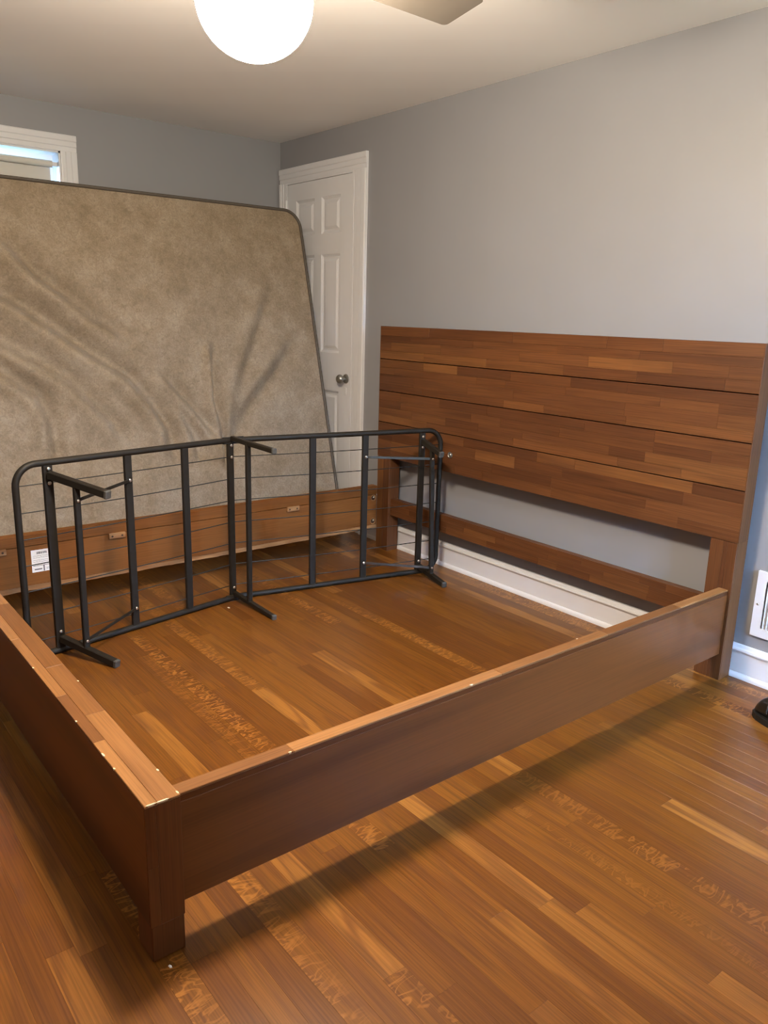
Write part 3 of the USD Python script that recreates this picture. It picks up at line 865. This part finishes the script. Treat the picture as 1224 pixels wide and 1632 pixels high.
def bolt(pos, dirn, parent, r=0.0072):
    obj('bolt', lathe([(0, 0.006), (r * 0.6, 0.0055), (r, 0.003), (r, 0.0), (0, 0)], pos, dirn, 10), steel, parent)


def legframe(P, s, n, d, hi, lo, cross, braces, w=0.026):
    """U-shaped folding leg: two arms standing out from the base, tied by a crossbar. hi, lo: (height at the base, tip x, tip y, tip z)"""
    arms = []
    for zb0, tx, ty, tz in (lo, hi):
        b0 = P(s, zb0) + n * 0.014
        t0 = np.array([tx, ty, tz])
        t = (t0 - b0) / np.linalg.norm(t0 - b0)
        arm = obj('leg', bar(b0, t0, w, w * 0.9, Ez, 0.003), black_metal, mf)
        obj('foot_cap', bar(t0 - t * 0.004, t0 + t * 0.010, w + 0.002, w * 0.9 + 0.002, Ez, 0.003), cap_grey, arm)
        pz = P(s, zb0) + n * 0.010
        if zb0 > 0.3:
            up_ = min(0.022, ZT - 0.022 - zb0)
            bolt(pz + Ez * up_, n, arm)
            bolt(pz + Ez * (up_ - 0.052), n, arm)
        else:
            bolt(pz + Ez * 0.026, n, arm)
        arms.append((arm, b0 + (t0 - b0) * cross))
    (arm_lo, c_lo), (arm_hi, c_hi) = arms
    obj('leg_crossbar', bar(c_lo, c_hi, 0.022, 0.018, d, 0.003), black_metal, mf)
    for sb, zb_, zc, m in braces:
        a = P(sb, zb_) + n * 0.012
        b_ = c_lo + (c_hi - c_lo) * (zc - c_lo[2]) / (c_hi[2] - c_lo[2])
        br = obj('brace', bar(a, b_, 0.012, 0.005, Ez, 0.001), m, mf)
        bolt(a, n, br)
        bolt(b_ + n * 0.009, n, br, 0.006)


legframe(PL, 0.826, nl, dl, (0.692, 1.773, -1.846, 0.651), (0.062, 1.769, -1.848, 0.0145), 0.47, [(0.507, 0.627, 0.612, black_metal), (0.507, 0.096, 0.077, black_metal)], 0.028)
legframe(PL, 0.012, nl, dl, (0.745, 1.708, -1.139, 0.733), (0.036, 1.698, -1.139, 0.0115), 0.40, [], 0.021)
legframe(PR, 0.955, nr_, dr, (0.684, 1.738, -0.242, 0.645), (0.044, 1.805, -0.248, 0.0135), 0.50, [(0.645, 0.624, 0.611, brace_steel), (0.645, 0.098, 0.068, brace_steel)], 0.026)
for z in (ZT, ZL):
    obj('hinge_plate', bar(np.array([*(HIN - np.array([-0.008, 0.05])), z]), np.array([*(HIN + np.array([0.012, 0.05])), z]), 0.030, 0.010, Ez, 0.002), black_metal, mf)

# ------------------------------------------------------------------ black shoe at the right edge
sh = thing('shoe', (3.52, -0.25, 0), 'black leather shoe on the floor at the right edge, toe pointing left', 'shoe')
xs = np.linspace(0, 1, 26)
LS = 0.29
V, F = [], []
NR = 22
for x in xs:
    wid = 0.049 * (np.sin(np.pi * min(1, x / 0.62) ** 0.62 * 0.5) ** 0.8) if x < 0.62 else 0.049 - 0.010 * math.sin((x - 0.62) / 0.38 * math.pi / 2)
    if x > 0.93:
        wid *= math.sqrt(max(0.02, 1 - ((x - 0.93) / 0.07) ** 2))
    hgt = 0.070 * math.sin(min(1, x / 0.20) * math.pi / 2) ** 0.55 + 0.040 * np.clip((x - 0.25) / 0.35, 0, 1)
    wid, hgt = max(wid, 0.004), max(hgt, 0.012)
    for k in range(NR):
        a = 2 * math.pi * k / NR
        cy_, cz_ = math.cos(a), math.sin(a)
        V.append((3.356 + x * LS, -0.25 - 0.25 * (x * LS) * 0.3 + wid * np.sign(cy_) * abs(cy_) ** 0.75, 0.018 + hgt / 2 + hgt / 2 * np.sign(cz_) * abs(cz_) ** 0.8))
for i in range(len(xs) - 1):
    for k in range(NR):
        j = (k + 1) % NR
        F += [(i * NR + k, i * NR + j, (i + 1) * NR + j), (i * NR + k, (i + 1) * NR + j, (i + 1) * NR + k)]
V += [V[0], V[-1]]
a0, a1 = len(V) - 2, len(V) - 1
V[a0] = tuple(np.mean(V[:NR], 0))
V[a1] = tuple(np.mean(V[-NR - 2:-2], 0))
for k in range(NR):
    j = (k + 1) % NR
    F += [(a0, j, k), (a1, (len(xs) - 1) * NR + k, (len(xs) - 1) * NR + j)]
um = trimesh.Trimesh(V, F, process=False)
um.fix_normals()
obj('upper', um, leather, sh, smooth=True)
outl = []
for x in np.r_[xs]:
    i = int(round(x * 25))
    ring = np.array(V[i * NR:(i + 1) * NR])
    outl.append((x, ring[:, 1].min() - 0.004, ring[:, 1].max() + 0.004))
pl = [(3.354 + o[0] * (LS + 0.006), o[1]) for o in outl] + [(3.354 + o[0] * (LS + 0.006), o[2]) for o in outl[::-1]]
obj('sole', prism(Polygon(pl).buffer(0.002), np.array([0, 0, 0.0]), Ex, Ey, Ez, 0.021), rubber, sh)
arc = [(3.356 + 0.20 * LS, -0.254 + 0.047 * math.cos(a), 0.030 + 0.060 * math.sin(a)) for a in np.linspace(0.25, math.pi - 0.25, 14)]
obj('toe_cap_seam', tube(arc, 0.0035, 8), leather, sh, smooth=True)

# ------------------------------------------------------------------ crumbs of paper and paint on the floor
for (x, y, s, lab_) in ((1.46, -1.235, 0.010, 'tiny white paper scrap on the floor in front of the folding base'), (3.172, -2.262, 0.007, 'tiny white paint crumb on the floor beside the near bed leg')):
    sc = thing('paper_scrap', (x, y, 0), lab_, 'scrap')
    g = np.array([(0, 0), (1.0, 0.15), (1.3, 0.7), (0.5, 0.9), (-0.2, 0.5)]) * s
    obj('sheet', hull([(x + a, y + b_, z) for (a, b_) in g for z in (0.0, 0.0012)] + [(x + s * 0.5, y + s * 0.4, 0.003)]), paper, sc)
